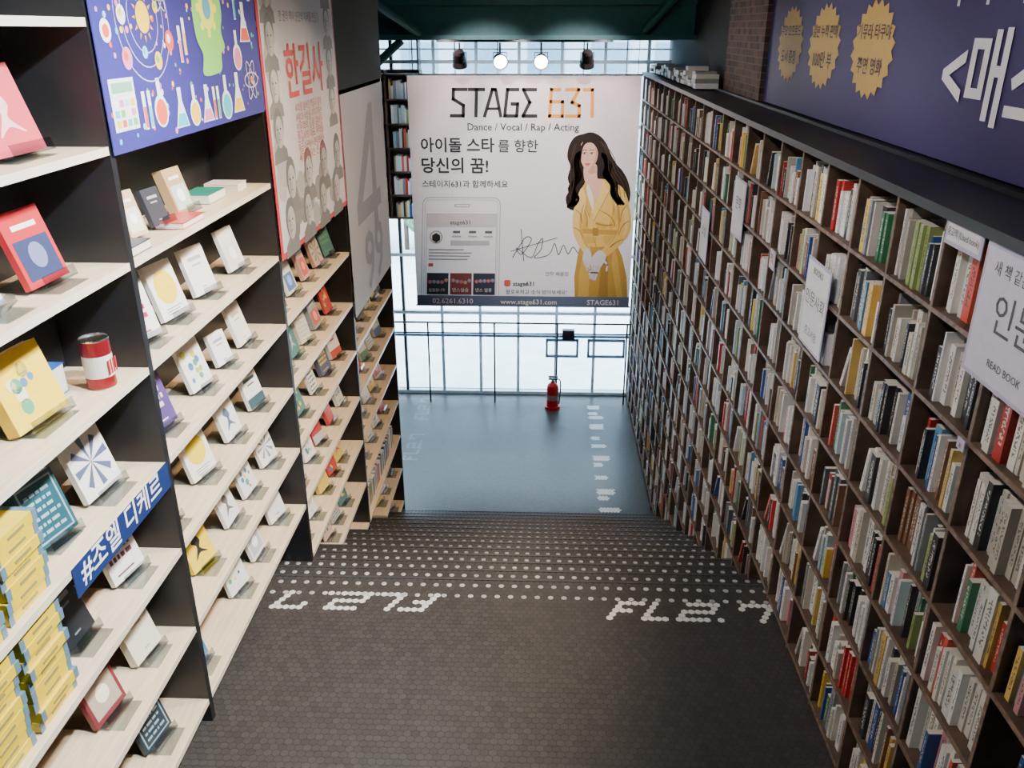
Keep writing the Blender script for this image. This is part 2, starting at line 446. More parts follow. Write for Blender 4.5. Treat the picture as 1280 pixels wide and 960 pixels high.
CV = attrmat('book_cover_print', .35); AC = glassmat('clear_acrylic', (.90, .94, .96), .10)
books = MB(); stands = MB()
def put_book(k, y, w, h, col, design='text', acc=(.1, .1, .12), th=.025, xo=.13, yaw=None, stand=True):
    z = ZK(k); a = math.radians(17); yw = R.uniform(-.25, .0) if yaw is None else yaw
    Mx = basis((0, 0, 0), (0, 1, 0), (-math.sin(a), 0, math.cos(a)), (math.cos(a), 0, math.sin(a)))
    M = Matrix.Translation((XL-xo, y, z+.022)) @ Matrix.Rotation(yw, 4, 'Z') @ Mx
    books.box(-w/2, w/2, 0, h, -th+.002, -.002, PG, (.78, .74, .64), M=M)
    books.box(-w/2-.002, w/2+.002, -.002, h+.002, -.002, 0, CV, col, M=M)
    books.box(-w/2-.002, w/2+.002, -.002, h+.002, -th, -th+.002, CV, col, M=M)
    books.box(-w/2-.003, -w/2-.001, -.002, h+.002, -th, 0, CV, col, M=M)
    e = .0012
    def F(pts, c): flat(books, pts, c, e, CV, M)
    if design == 'circle':
        F(circ(0, h*.55, w*.38, 24), acc); 
        for q in range(3): F(rect(-w*.3, h*(.06+.05*q), w*(.1+.1*q), h*(.075+.05*q)), (.2, .2, .2))
    elif design == 'dots':
        for q in range(9):
            F(circ(R.uniform(-w*.32, w*.32), R.uniform(h*.15, h*.85), w*R.uniform(.05, .12), 12), R.choice([(.8, .6, .05), (.08, .2, .4), acc, (.1, .35, .2)]))
    elif design == 'star':
        for q in range(8):
            t = q*math.pi/4; x0, y0 = 0, h*.5
            F([(x0, y0), (x0+w*.47*math.cos(t), y0+w*.47*math.sin(t)), (x0+w*.47*math.cos(t+.3), y0+w*.47*math.sin(t+.3))], acc)
    elif design == 'photo':
        F(rect(-w*.42, h*.08, w*.42, h*.62), acc); F(rect(-w*.3, h*.75, w*.3, h*.82), (.85, .85, .8)); flat(books, circ(0, h*.38, w*.2, 14), tuple(min(1, c*2+.1) for c in acc), .0022, CV, M)
    elif design == 'title':
        yy = h*.8
        for q in range(4):
            x = -w*.4; 
            while x < w*.3:
                l = R.uniform(.04, .12)*w*1.6; F(rect(x, yy, min(x+l, w*.42), yy+h*.09), acc); x += l+w*.05
            yy -= h*.15
        F(rect(-w*.35, h*.1, w*.2, h*.13), acc)
    elif design == 'band':
        F(rect(-w*.5, 0, w*.5, h*.27), acc); F(rect(-w*.35, h*.7, w*.35, h*.78), acc); F(rect(-w*.2, h*.58, w*.2, h*.62), acc)
    elif design == 'figure':
        F([(p[0], p[1]) for p in smooth([(-w*.25, h*.2), (-w*.05, h*.45), (-w*.2, h*.6), (0, h*.72), (w*.15, h*.55), (w*.05, h*.4), (w*.28, h*.22), (0, h*.3)])], acc)
        F(rect(-w*.3, h*.84, w*.3, h*.88), (.2, .2, .2))
    elif design == 'frame':
        F(rect(-w*.44, h*.05, w*.44, h*.95), acc); flat(books, rect(-w*.40, h*.08, w*.40, h*.92), col, .0018, CV, M)
        for q in range(6):
            x = -w*.33
            while x < w*.25:
                l = R.uniform(.06, .2)*w; flat(books, rect(x, h*(.16+.12*q), min(x+l, w*.34), h*(.21+.12*q)), acc, .0026, CV, M); x += l+w*.04
    else:
        F(rect(-w*.3, h*.72, w*.3, h*.8), acc); F(rect(-w*.2, h*.6, w*.2, h*.64), acc); F(rect(-w*.1, h*.12, w*.1, h*.15), acc)
    if stand:
        sw = w*.85
        stands.box(-sw/2, sw/2, -.012, .16, -th-.006, -th-.003, AC, M=M)
        stands.box(-sw/2, sw/2, -.012, -.008, -th-.006, .045, AC, M=M)
        stands.box(-sw/2, sw/2, -.012, .03, .042, .045, AC, M=M)
        p = M @ Vector((0, .16, -th-.0045))
        stands.box(p.x-.10, p.x+.16, y-sw/2, y+sw/2, z+.002, z+.005, AC)
W_ = (.8, .79, .76); Y_ = (.85, .62, .04)
put_book(0, 2.92, .30, .30, (.62, .08, .11), 'figure', (.8, .45, .42), th=.06)
put_book(1, 2.92, .24, .27, (.50, .03, .04), 'photo', (.04, .05, .12)); put_book(1, 2.58, .2, .28, W_, 'band', (.6, .7, .85), yaw=.3)
put_book(2, 2.70, .28, .27, (.85, .58, .04), 'dots', (.75, .75, .45), th=.05)
put_book(3, 2.62, .2, .25, (.02, .09, .12), 'frame', (.3, .45, .5), th=.07); put_book(3, 2.98, .24, .27, W_, 'star', (.1, .12, .22))
put_book(4, 2.60, .2, .25, (.012, .015, .02), 'text', (.2, .22, .25)); put_book(4, 3.03, .2, .25, W_, 'title', (.15, .04, .06))
put_book(5, 2.68, .2, .27, (.2, .03, .04), 'photo', (.5, .4, .3)); put_book(5, 3.05, .19, .26, (.78, .74, .6), 'text', (.5, .4, .2), th=.04)
put_book(6, 2.98, .2, .25, (.02, .04, .06), 'frame', (.35, .42, .42)); put_book(6, 2.5, .2, .25, (.75, .8, .85), 'title', (.1, .3, .6))
put_book(1, 3.66, .12, .2, (.6, .45, .25), 'photo', (.75, .7, .6), th=.04, stand=False); put_book(1, 3.9, .13, .17, (.05, .05, .06), 'text', (.4, .4, .4)); put_book(1, 4.2, .17, .22, (.5, .34, .16), 'photo', (.5, .6, .6), th=.05)
put_book(2, 3.56, .2, .26, W_, 'title', (.35, .05, .08)); put_book(2, 3.9, .22, .27, W_, 'circle', Y_); put_book(2, 4.3, .2, .25, W_, 'text', (.4, .4, .4)); put_book(2, 4.8, .2, .24, W_, 'photo', (.75, .75, .7))
put_book(3, 3.58, .2, .26, (.10, .06, .22), 'title', (.7, .65, .5)); put_book(3, 4.07, .2, .27, W_, 'dots', (.5, .5, .1)); put_book(3, 4.77, .19, .24, (.85, .82, .75), 'text', (.6, .45, .3)); put_book(3, 4.42, .15, .18, (.8, .8, .8), 'text', (.3, .3, .35))
put_book(4, 3.93, .21, .27, (.82, .78, .7), 'circle', Y_); put_book(4, 4.40, .19, .25, W_, 'figure', (.1, .15, .25)); put_book(4, 4.84, .19, .24, W_, 'band', (.05, .1, .12)); put_book(4, 3.45, .16, .2, (.6, .03, .03), 'text', (.8, .8, .8))
put_book(5, 3.75, .2, .25, Y_, 'figure', (.03, .03, .03)); put_book(5, 4.2, .19, .24, W_, 'figure', (.15, .15, .15)); put_book(5, 4.53, .19, .24, W_, 'dots', (.5, .1, .1)); put_book(5, 4.92, .19, .24, W_, 'star', (.25, .25, .3))
put_book(6, 3.5, .18, .23, (.05, .2, .4), 'title', (.8, .8, .8)); put_book(6, 4.15, .19, .24, W_, 'dots', (.05, .05, .05)); put_book(6, 4.52, .19, .24, W_, 'photo', (.5, .5, .55)); put_book(6, 4.95, .19, .24, W_, 'text', (.2, .2, .2))
DS = ['circle', 'dots', 'star', 'photo', 'title', 'band', 'figure', 'text', 'frame']
CC = [W_, W_, W_, W_, (.7, .68, .6), (.55, .5, .4), (.1, .12, .2), (.5, .06, .06), (.08, .2, .2), (.75, .55, .1), (.3, .35, .4), (.6, .4, .35), (.03, .03, .04)]
AA = [(.1, .1, .12), (.6, .1, .08), (.1, .2, .45), (.8, .6, .1), (.15, .3, .2), (.5, .5, .5)]
for (ya, yb) in ((5.2, 7.08), (7.12, 9.03), (-.5, 1.3), (1.4, 2.25)):
    for k in range(0, 12):
        z = ZK(k)
        ys = ystart(z-.02, ya, yb)+.15
        y = ys+R.uniform(0, .1)
        if ya < 2.3 and (k > 6 or (k in (3, 4) and ya > 1)): continue
        if ya > 5 and ya < 7 and k < 2: continue
        if ya > 7 and k < 4: continue
        if k in (9,) and ya > 5.1:
            yy = ys
            while yy < yb-.25:
                t = R.uniform(.02, .04); h = R.uniform(.2, .27); c = bookcol()
                books.box(XL-.22, XL-.05, yy, yy+t, z+.001, z+h, CV, c, top=(PG, (.7, .66, .56))); yy += t+.001
            continue
        while y < yb-.1:
            put_book(k, y, R.uniform(.16, .21), R.uniform(.22, .28), R.choice(CC), R.choice(DS), R.choice(AA), th=R.uniform(.015, .04))
            y += R.uniform(.27, .42)
def flatbook(k, y, w, d, t, c, x=XL-.2, zo=0, yaw=0):
    M = Matrix.Translation((x, y, ZK(k)+zo+.001)) @ Matrix.Rotation(yaw, 4, 'Z')
    books.box(-d/2, d/2, -w/2, w/2, 0, .003, CV, c, M=M); books.box(-d/2+.003, d/2-.003, -w/2+.003, w/2-.003, .003, t-.003, PG, (.75, .7, .6), M=M)
    books.box(-d/2, d/2, -w/2, w/2, t-.003, t, CV, c, M=M); books.box(-d/2, -d/2+.003, -w/2, w/2, .003, t-.003, CV, c, M=M)
flatbook(1, 3.42, .22, .15, .04, (.03, .04, .08), x=XL-.1); flatbook(1, 4.0, .26, .14, .03, (.6, .05, .05), x=XL-.09); flatbook(1, 4.6, .25, .16, .05, (.02, .28, .2)); flatbook(1, 4.95, .15, .2, .04, W_)
flatbook(2, 2.95, .12, .1, .12, (.02, .1, .4), x=XL-.26)
books.build('display_books'); stands.build('acrylic_book_stands')

# stacks of yellow/blue paperbacks
b = MB()
for k, n in ((3, 8), (4, 9)):
    for row in (0, 1, 2):
        z = ZK(k)+.001; y0 = 2.27-row*.27
        for q in range(n-(1 if row == 0 and k == 3 else 0)):
            j = R.uniform(-.008, .008); t = .042
            x1 = XL-.03+R.uniform(-.012, .010)
            b.box(x1-.16, x1, y0-.13+j, y0+.10+j, z, z+t, CV, (.82, .56, .01), top=(CV, (.8, .58, .04)))
            b.box(x1-.161, x1+.0015, y0+.08+j, y0+.104+j, z-.0002, z+t+.0002, CV, (.12, .21, .28))
            b.box(x1, x1+.002, y0-.135+j, y0-.11+j, z, z+t, CV, (.12, .20, .28))
            b.box(x1, x1+.002, y0-.06+j, y0+.03+j, z+.015, z+.026, CV, (.30, .25, .08))
            z += t+.0015
b.build('paperback_stacks')

# drinks can
b = MB(); M = Matrix.Translation((XL-.10, 3.06, ZK(2)))
canm = mat('can_red', (.24, .012, .018), .3, .3); silver = mat('brushed_tin', (.7, .7, .7), .25, 1)
b.lathe([(.0001, .001), (.052, .001), (.056, .006)], silver, M=M, n=28); b.lathe([(.056, .006), (.056, .05)], canm, M=M, n=28)
b.lathe([(.0562, .05), (.0562, .14)], attrmat('can_label', .4), (.75, .7, .66), M=M, n=28); b.lathe([(.056, .14), (.056, .20)], canm, M=M, n=28)
b.lathe([(.056, .20), (.058, .203), (.058, .209), (.053, .209), (.052, .203), (.0001, .203)], silver, M=M, n=28)
for q in range(4): b.box(XL-.0445, XL-.0425, 3.03+.018*q, 3.04+.018*q, ZK(2)+.06, ZK(2)+.12, INK, (.4, .03, .03))
b.build('tin_can', smooth=False)

b = MB(); b.box(0, .82, -.125, 0, 0, .003, INK, (.012, .03, .13)); s = b.build('shelf_strip_sign', M=faceL(2.44, ZK(3)+.005, XL+.002))
text(s, '#조엘 디케르', .05, -.095, .10, (.85, .85, .85), width=.68, z=.0045, bold=.015)

# ---------------------------------------------------------------- left posters
XP = XL+.01
b = MB(); w, h = 1.9, 1.1
b.box(0, w, 0, h, 0, .004, INK, (.04, .035, .23))
OXs, OYs, SS, ZZ = 0, 0, 1, 0
def P_(pts, c, z=.006):
    q = [(OXs+SS*p[0], OYs+SS*p[1]) for p in pts]
    if all(0 <= p[0] <= w and 0 <= p[1] <= h for p in q): flat(b, q, c, z+ZZ)
def St(pts, wd, c, closed=True):
    q = [(OXs+SS*p[0], OYs+SS*p[1]) for p in pts]
    if all(0.01 <= p[0] <= w-.01 and 0.01 <= p[1] <= h-.01 for p in q): stroke(b, q, wd*SS, c, .006+ZZ, closed)
cols = [(.85, .55, .04), (.75, .1, .06), (.05, .5, .6), (.1, .5, .15), (.8, .8, .75), (.7, .2, .4), (.3, .6, .8)]
def flask(x, y, s, c):
    P_([(x-s*.5, y), (x+s*.5, y), (x+s*.14, y+s*.75), (x+s*.14, y+s*1.15), (x-s*.14, y+s*1.15), (x-s*.14, y+s*.75)], (.7, .8, .85)); P_([(x-s*.42, y+s*.04), (x+s*.42, y+s*.04), (x+s*.22, y+s*.4), (x-s*.22, y+s*.4)], c, .007)
def rflask(x, y, s, c):
    P_(rect(x-s*.12, y, x+s*.12, y+s*.9), (.7, .8, .85)); P_(circ(x, y, s*.45, 18), (.7, .8, .85), .0065); P_(circ(x, y-s*.03, s*.36, 16), c, .007)
def tube_(x, y, s, c): P_(rect(x-s*.1, y, x+s*.1, y+s), (.7, .8, .85)); P_(rect(x-s*.08, y+.01, x+s*.08, y+s*.6), c, .007)
def atom(x, y, r):
    for a in (0, 1.05, 2.1): St([(x+r*math.cos(t)*math.cos(a)-r*.35*math.sin(t)*math.sin(a), y+r*math.cos(t)*math.sin(a)+r*.35*math.sin(t)*math.cos(a)) for t in [k*math.pi/10 for k in range(20)]], .012, (.8, .8, .85))
    P_(circ(x, y, r*.2, 12), (.8, .3, .1), .008)
def solar(x, y):
    P_(circ(x, y, .10, 24), (.85, .55, .04))
    for q in range(12):
        t = q*math.pi/6; P_([(x+.115*math.cos(t-.1), y+.115*math.sin(t-.1)), (x+.16*math.cos(t), y+.16*math.sin(t)), (x+.115*math.cos(t+.1), y+.115*math.sin(t+.1))], (.85, .4, .03))
    St(circ(x, y, .22, 30), .008, (.5, .5, .7)); St(circ(x, y, .31, 36), .008, (.5, .5, .7)); St(circ(x, y, .40, 36), .008, (.5, .5, .7))
    for q in range(9):
        t = q*.7+.3; rr = (.22, .31, .40)[q % 3]; r = (.04, .06, .07)[q % 3]
        P_(circ(x+rr*math.cos(t), y+rr*math.sin(t), r, 16), cols[q % 7], .0068); P_(circ(x+rr*math.cos(t)-r*.2, y+rr*math.sin(t)+r*.2, r*.45, 12), cols[(q+3) % 7], .0075)
def calc():
    P_(rect(.08, .08, .36, .34), (.75, .75, .8))
    for i in range(4):
        for j in range(3): P_(rect(.105+i*.062, .1+j*.05, .15+i*.062, .135+j*.05), cols[(i+j*2) % 7], .007)
    P_(rect(.105, .27, .335, .32), (.2, .45, .3), .007)
def head():
    P_([(p[0], p[1]) for p in smooth([(1.02, .30), (1.05, .42), (.97, .52), (.96, .7), (1.05, .9), (1.25, .97), (1.42, .86), (1.47, .68), (1.42, .56), (1.46, .46), (1.38, .42), (1.36, .33), (1.28, .30)])], (.25, .62, .12), .0062)
    P_(circ(1.2, .7, .13, 20), (.8, .8, .1), .007); P_(circ(1.2, .7, .07, 16), (.1, .35, .5), .008)
    for q in range(8):
        t = q*math.pi/4; P_(circ(1.2+.15*math.cos(t), .7+.15*math.sin(t), .03, 8), (.8, .8, .1), .0072)
OXs, OYs, SS = -.02, .02, .75; calc(); tube_(.45, .06, .2, cols[1]); tube_(.52, .06, .2, cols[2]); rflask(.66, .14, .2, cols[1])
OXs, OYs, SS = .12, .0, .62; solar(.5, .8)
OXs, OYs, SS = .25, .02, .75; head()
ZZ = .0004
OXs, OYs, SS = 0, 0, .62
flask(1.1, .06, .24, cols[2]); rflask(1.36, .14, .22, cols[0]); flask(1.62, .05, .24, cols[5]); tube_(1.78, .05, .25, cols[1]); tube_(1.87, .05, .25, cols[3]); rflask(2.06, .14, .26, cols[2]); flask(2.35, .06, .28, cols[0])
atom(2.75, .3, .18); rflask(2.45, .5, .24, cols[5]); flask(2.7, .62, .28, cols[1]); tube_(2.5, .8, .25, cols[2]); atom(1.0, .95, .12); rflask(2.9, 1.05, .22, cols[3]); flask(2.6, 1.1, .24, cols[0]); tube_(1.25, .5, .25, cols[5]); tube_(1.34, .55, .25, cols[0])
P_(circ(.15, .72, .07, 18), cols[4]); P_(circ(.15, .72, .04, 14), cols[1], .0075); P_(circ(.2, 1.05, .09, 18), cols[1]); P_(circ(.23, 1.08, .04, 14), cols[0], .0075)
flask(2.4, 1.45, .2, cols[2]); solar(2.85, 1.5)
OXs, OYs, SS, ZZ = 0, 0, 1, 0
for _ in range(170): P_(circ(R.uniform(.03, 1.87), R.uniform(.03, 1.07), R.uniform(.006, .015), 8), R.choice(cols), .0052)
b.build('science_poster', M=faceL(3.27, -.455, XP))
# 2 red bordered portrait poster
b = MB(); w, h = 1.9, 2.0
b.box(0, w, 0, h, 0, .004, INK, (.58, .05, .06)); flat(b, rect(.04, .04, w-.04, h-.02), (.58, .58, .64), .0055)
for i in range(26): flat(b, [(p[0], p[1]) for p in circ(R.uniform(.15, 1.72), R.uniform(.12, .42), .1, 12, .09)], (R.uniform(.18, .38),)*3, .0058+i*.00002)
for i in range(16): flat(b, [(p[0], p[1]) for p in circ(R.uniform(.13, .26), R.uniform(.4, 1.9), .085, 12, .12)], (R.uniform(.28, .45),)*3, .0058+i*.00002)
def portrait(mb, x, y, s, g):
    flat(mb, [(x-s*.55, y-s*.7), (x+s*.55, y-s*.7), (x+s*.5, y-s*.45), (x+s*.2, y-s*.3), (x-s*.2, y-s*.3), (x-s*.5, y-s*.45)], (g*.4,)*3, .0065)
    flat(mb, circ(x, y+s*.08, s*.36, 16, s*.45), (g*.35,)*3, .007); flat(mb, circ(x+s*.03, y-s*.02, s*.29, 16, s*.36), (g,)*3, .0075)
    flat(mb, [(x-s*.22, y-s*.2), (x-s*.05, y-s*.35), (x+s*.0, y-s*.1), (x-s*.1, y+s*.2), (x-s*.25, y+s*.1)], (g*.7,)*3, .0078)
    for e in (-1, 1): flat(mb, circ(x+e*s*.11, y+s*.05, s*.05, 8, s*.025), (.08,)*3, .008)
    flat(mb, rect(x-s*.09, y-s*.2, x+s*.09, y-s*.175), (g*.4,)*3, .008); flat(mb, [(x-s*.03, y-s*.09), (x+s*.05, y-s*.09), (x, y+s*.03)], (g*.7,)*3, .008)
for i in range(4): 
    for j in range(2): portrait(b, .26+i*.44+j*.1, .2+j*.25, .30, R.uniform(.36, .5))
for j in range(5): portrait(b, .2, .78+j*.27, .27, R.uniform(.4, .5))
for j in range(5): portrait(b, 1.66, .85+j*.28, .26, R.uniform(.4, .5))
o = b.build('portrait_poster', M=faceL(5.19, -1.375, XP))
text(o, '한길사', .45, .98, .36, (.62, .06, .05), width=.98, z=.009, bold=.015)
for q in range(6): text(o, ['시대를 앞서간 책들과 함께', '사람과 사상을 이야기하는', '인문학의 길을 걸어온', '한길사의 대표 저작을', '지금 이곳에서 만나보세요', '세계를 읽는 큰 생각'][q], .95, .86-q*.065, .05, (.5, .1, .1), width=.7, z=.009, align='CENTER')
text(o, '한 권의 책이 인간의 미래를 만든다', .42, 1.42, .07, (.12, .12, .14), width=1.0, z=.009)
# 3 grey poster
b = MB(); w, h = 1.9, 1.9
b.box(0, w, 0, h, 0, .004, INK, (.42, .43, .48))
g = (.24, .25, .29)
flat(b, [(.35, .75), (1.1, .75), (1.1, .55), (1.3, .55), (1.3, .75), (1.5, .75), (1.5, .92), (1.3, .92), (1.3, 1.75), (1.12, 1.75), (.35, .92)], g, .0055)
flat(b, [(.6, .92), (1.1, .92), (1.1, 1.42)], (.42, .43, .48), .0065)
o = b.build('grey_poster', M=faceL(7.12, -2.40, XP))
text(o, '99', .55, .08, .55, g, width=.9, z=.007, bold=.02)
b = MB(); b.box(XB, XL+.004, 7.13, 9.09, -.47, 1.14, deep); b.build('trim_1')
# ---------------------------------------------------------------- right wall poster
b = MB(); w, h = 6.6, 1.55
b.box(0, w, 0, h, 0, .01, INK, (.045, .035, .12))
def starb(x, y, r, c):
    pts = []
    for k in range(40): 
        a = math.pi*2*k/40; rr = r if k % 2 else r*.86
        pts.append((x+rr*1.25*math.cos(a), y+rr*math.sin(a)))
    flat(b, pts, c, .013)
for x in (.70, 1.50, 2.36): starb(x, .44, .26, (.5, .33, .09))
o = b.build('event_banner', M=faceR(7.38, -.55, 1.81))
for x, t in ((.70, ['주요 오프로드', '도서 증정']), (1.50, ['일본 누적 판매', '100만 부']), (2.36, ['기무라 타쿠야', '주연 영화'])):
    text(o, t[0], x, .50, .12, (.06, .05, .08), width=.5, z=.016, align='CENTER', bold=.01); text(o, t[1], x, .32, .12, (.06, .05, .08), width=.38, z=.016, align='CENTER', bold=.01)
text(o, '<매스커레이드>', 3.28, .22, .40, (.75, .75, .8), width=2.6, z=.016, bold=.02)
text(o, '히가시노 게이고 신작', 3.1, .66, .22, (.7, .7, .75), width=2.6, z=.016)

# ---------------------------------------------------------------- far end: glass wall
frame = mat('white_window_frame', (.62, .64, .67), .4); fdark = mat('charcoal_frame', (.03, .035, .045), .4)
fblue = mat('blue_grey_frame', (.12, .22, .34), .4)
b = MB()
zt = -.10; zb = ZLAND
x = -3.45
xs = []
while x < 1.9: xs.append(x); x += .62
for x in xs: b.box(x-.022, x+.022, YWIN-.03, YWIN+.05, zb, zt, fdark if x < -2.0 else frame)
for z in (zb+.03, -4.25, -3.3, -2.3, -1.35, -.45, -.14): b.box(-3.45, 1.83, YWIN-.035, YWIN+.055, z-.025, z+.025, frame)
b.box(-3.45, 1.83, YWIN-.035, YWIN+.055, -4.66, -4.62, fblue)
for (xa, xb) in ((.12, .62), (.80, 1.38)):
    for z in (-4.70, -4.98): b.box(xa, xb, YWIN-.05, YWIN-.01, z-.02, z+.02, fblue)
    for x in (xa, xb): b.box(x-.018, x+.018, YWIN-.05, YWIN-.01, -5.0, -4.68, fblue)
for x in [q+.31 for q in xs if q < 1.4]: b.box(x-.01, x+.01, YWIN-.01, YWIN+.02, -.75, zt, frame)
for z in (-.28, -.62): b.box(-3.45, 1.83, YWIN-.01, YWIN+.02, z-.01, z+.01, frame)
win = b.build('window_1')
b = MB(); b.box(-3.45, 1.83, YWIN+.008, YWIN+.014, zb, zt, glassmat('window_glass', (.92, .98, 1), .04)); b.build('glass_pane', parent=win)
boxobj('wall_front', -3.6, 2.0, 12.95, 13.2, zt, 1.7, dark)

b = MB(); YR = 12.6; steel = mat('black_steel', (.02, .022, .03), .4, .5)
for x in (-2.9, -1.78, -.72, .28, 1.38): b.cyl((x, YR, ZLAND), (x, YR, -4.3), .014, steel)
for z, r in ((-4.3, .014), (-4.47, .010)): b.cyl((-3.44, YR, z), (1.44, YR, z), r, steel)
for xa, xb in ((-2.9, -1.78), (-1.78, -.72), (-.72, .28), (.28, 1.38)): b.box(xa+.04, xb-.04, YR-.004, YR+.004, ZLAND+.06, -4.5, glassmat('balustrade_glass', (.96, .99, 1), .03))
b.box(.36, .55, YR-.05, YR+.05, -4.56, -4.40, steel)
b.build('guard_rail')

# fire extinguisher
b = MB(); red = mat('extinguisher_red', (.6, .012, .012), .3); M = Matrix.Translation((.22, 12.42, ZLAND))
b.lathe([(.0001, .004), (.075, .004), (.095, .02), (.095, .36), (.088, .40), (.06, .435), (.03, .45), (.03, .47)], red, M=M, n=24)
b.lathe([(.0001, .0035), (.125, .0035), (.125, .05), (.1, .05)], red, M=M, n=24)
mat('black_plastic', (.02, .02, .02), .4)
b.lathe([(.024, .46), (.024, .52), (.0001, .52)], silver, M=M, n=12)
b.lathe([(.0956, .16), (.0956, .25)], attrmat('label_paper', .5), (.4, .3, .28), M=M, n=24)
bk = MATS['black_plastic']
b.box(.15, .30, 12.40, 12.44, ZLAND+.50, ZLAND+.52, bk); b.box(.15, .30, 12.40, 12.44, ZLAND+.54, ZLAND+.56, bk); b.box(.17, .19, 12.41, 12.43, ZLAND+.5, ZLAND+.555, bk)
hose = smooth([(.24, 12.42, ZLAND+.5), (.33, 12.41, ZLAND+.5), (.345, 12.4, ZLAND+.35), (.33, 12.4, ZLAND+.15), (.325, 12.4, ZLAND+.08)], 5, False)
for p, q in zip(hose, hose[1:]): b.cyl(p, q, .011, bk, n=8)
b.build('fire_extinguisher', smooth=False)

# hanging bookcase left of banner
b = MB(); bb = MB()
b.box(-3.3, -1.75, 12.86, 12.88, -2.66, -.55, wood)
for x in (-3.3, -2.78, -2.27, -1.77): b.box(x, x+.02, 12.6, 12.86, -2.66, -.55, wood)
for k in range(7):
    z = -2.66+.34*k; b.box(-3.3, -1.75, 12.6, 12.86, z, z+.02, wood)
    if k < 6:
        x = -3.27
        while x < -1.8:
            t = R.uniform(.02, .045)
            if all(abs(x-q) > .06 for q in (-2.78, -2.27)): bb.box(x, x+t, 12.64, 12.82, z+.021, z+R.uniform(.2, .29), CV, bookcol())
            x += t+.002
b.box(-3.3, -3.28, 12.6, 12.86, -.55, -.1, steel); b.box(-1.78, -1.76, 12.6, 12.86, -.55, -.1, steel)
o = b.build('hanging_bookcase'); bb.build('books', parent=o)

# ---------------------------------------------------------------- stage banner
YB = 12.3; BX0, BX1 = -1.885, 1.35; BZ0, BZ1 = -.608, -3.92
def A(px, py):
    t = py-95; xl = 508+t*.066; xr = 802-t*.0415
    z = -(409.7+.9207*(py-480))/(966.7-.3902*(py-480))*YB
    return ((px-xl)/(xr-xl)*(BX1-BX0), z-BZ0)
BN = attrmat('banner_vinyl', .55, translucent=.06, spec=.3)
b = MB(); W = BX1-BX0; H = BZ0-BZ1
b.face([(0, -H, .003), (W, -H, .003), (W, 0, .003), (0, 0, .003)], BN, (.83, .80, .79))
def Pb(pts, c, z=.006, sm=False):
    q = [A(*p) for p in pts]
    if sm: q = [(v[0], v[1]) for v in smooth(q)]
    flat(b, q, c, z)
def Sb(pts, wpx, c, z=.007, closed=False): stroke(b, [A(*p) for p in pts], wpx*.0113, c, z, closed)
DK = (.03, .03, .035); OR = (.85, .38, .06)
T0, T1, Tm = 112, 145, 128
Sb([(583, T0), (567, T0), (567, 124), (580, 132), (580, T1), (565, T1)], 4, DK)
Sb([(587, T0), (605, T0)], 4, DK); Sb([(596, T0), (596, T1)], 4, DK)
Sb([(607, T1), (616, T0), (620, T0), (627, T1)], 4, DK); Sb([(611, 136), (624, 136)], 3, DK)
Sb([(648, T0), (635, T0), (632, T1), (647, T1), (648, 130), (641, 130)], 4, DK)
Sb([(670, T0), (655, T0), (663, Tm), (655, T1), (671, T1)], 4, DK); 
Sb([(700, T0), (690, T0), (688, T1), (704, T1), (704, 127), (690, 127)], 4, OR)
Sb([(709, T0), (724, T0), (716, Tm), (725, 132), (725, T1), (709, T1)], 4, OR)
Sb([(731, T0), (741, T0), (741, T1)], 4, OR)
def rr(x0, y0, x1, y1, r):
    o = []
    for cx, cy, a0 in ((x1-r, y1-r, 0), (x0+r, y1-r, 90), (x0+r, y0+r, 180), (x1-r, y0+r, 270)):
        for k in range(5): a = math.radians(a0+k*22.5); o.append((cx+r*math.cos(a), cy+r*math.sin(a)))
    return o
PG_ = (.42, .41, .42)
Sb(rr(531.5, 247.5, 628.5, 380, 8), .9, PG_, .006, True); Sb(rr(534.5, 250.5, 625.5, 380, 6), .5, PG_, .0062, True)
flat(b, rect(0, -H, W, A(640, 370)[1]), (.13, .18, .28), .0075)
Sb([(537, 369), (537, 268), (624, 268), (624, 369)], .6, PG_, .0082)
Sb(rr(572, 256, 590, 259, 1), .8, PG_, .0082, True); Pb(rect(537.5, 268.5, 623.5, 284), (.66, .67, .70), .0086)
Pb(circ(549, 297, 8, 20), (.2, .2, .2), .009); Pb(circ(549, 297, 7, 20), (.8, .78, .77), .0095)
Pb([(544, 295), (549, 292), (554, 295), (554, 301), (549, 304), (544, 301)], DK, .01)
for x in (570, 590, 610): Pb(rect(x, 289, x+9, 292), (.15, .15, .15), .009); Pb(rect(x-1, 295, x+10, 297), (.5, .5, .5), .009)
Pb(rect(567, 301, 616, 307), (.5, .55, .62), .009)
for q in range(4): Pb(rect(540, 312+q*4, 575+R.random()*20, 313.5+q*4), (.35, .35, .35), .009)
Pb(rect(540, 330, 546, 334), (.7, .1, .08), .009)
for q in range(3):
    x = 538.5+q*29; Pb(rect(x, 342, x+27, 369), [(.04, .05, .08), (.22, .07, .07), (.05, .06, .10)][q], .009)
    for j in range(5): Pb(circ(x+4+j*5, 352+R.uniform(-2, 2), 2.4, 8), R.choice([(.5, .35, .3), (.6, .2, .2), (.3, .35, .45)]), .0095)
Pb(rr(635, 350, 643, 358, 2), (.75, .15, .12), .009)
Sb([(p[0], p[1]) for p in smooth([(645, 322), (655, 305), (662, 296), (668, 300), (656, 318), (650, 310), (668, 322), (676, 305), (682, 298), (680, 312), (672, 322), (690, 318), (697, 304), (702, 318), (708, 306), (714, 317), (720, 308), (727, 316), (733, 309)], 4, False)], 1.0, DK)
Sb([(655, 287), (659, 326)], 1.0, DK); Sb([(643, 314), (700, 297)], .9, DK)
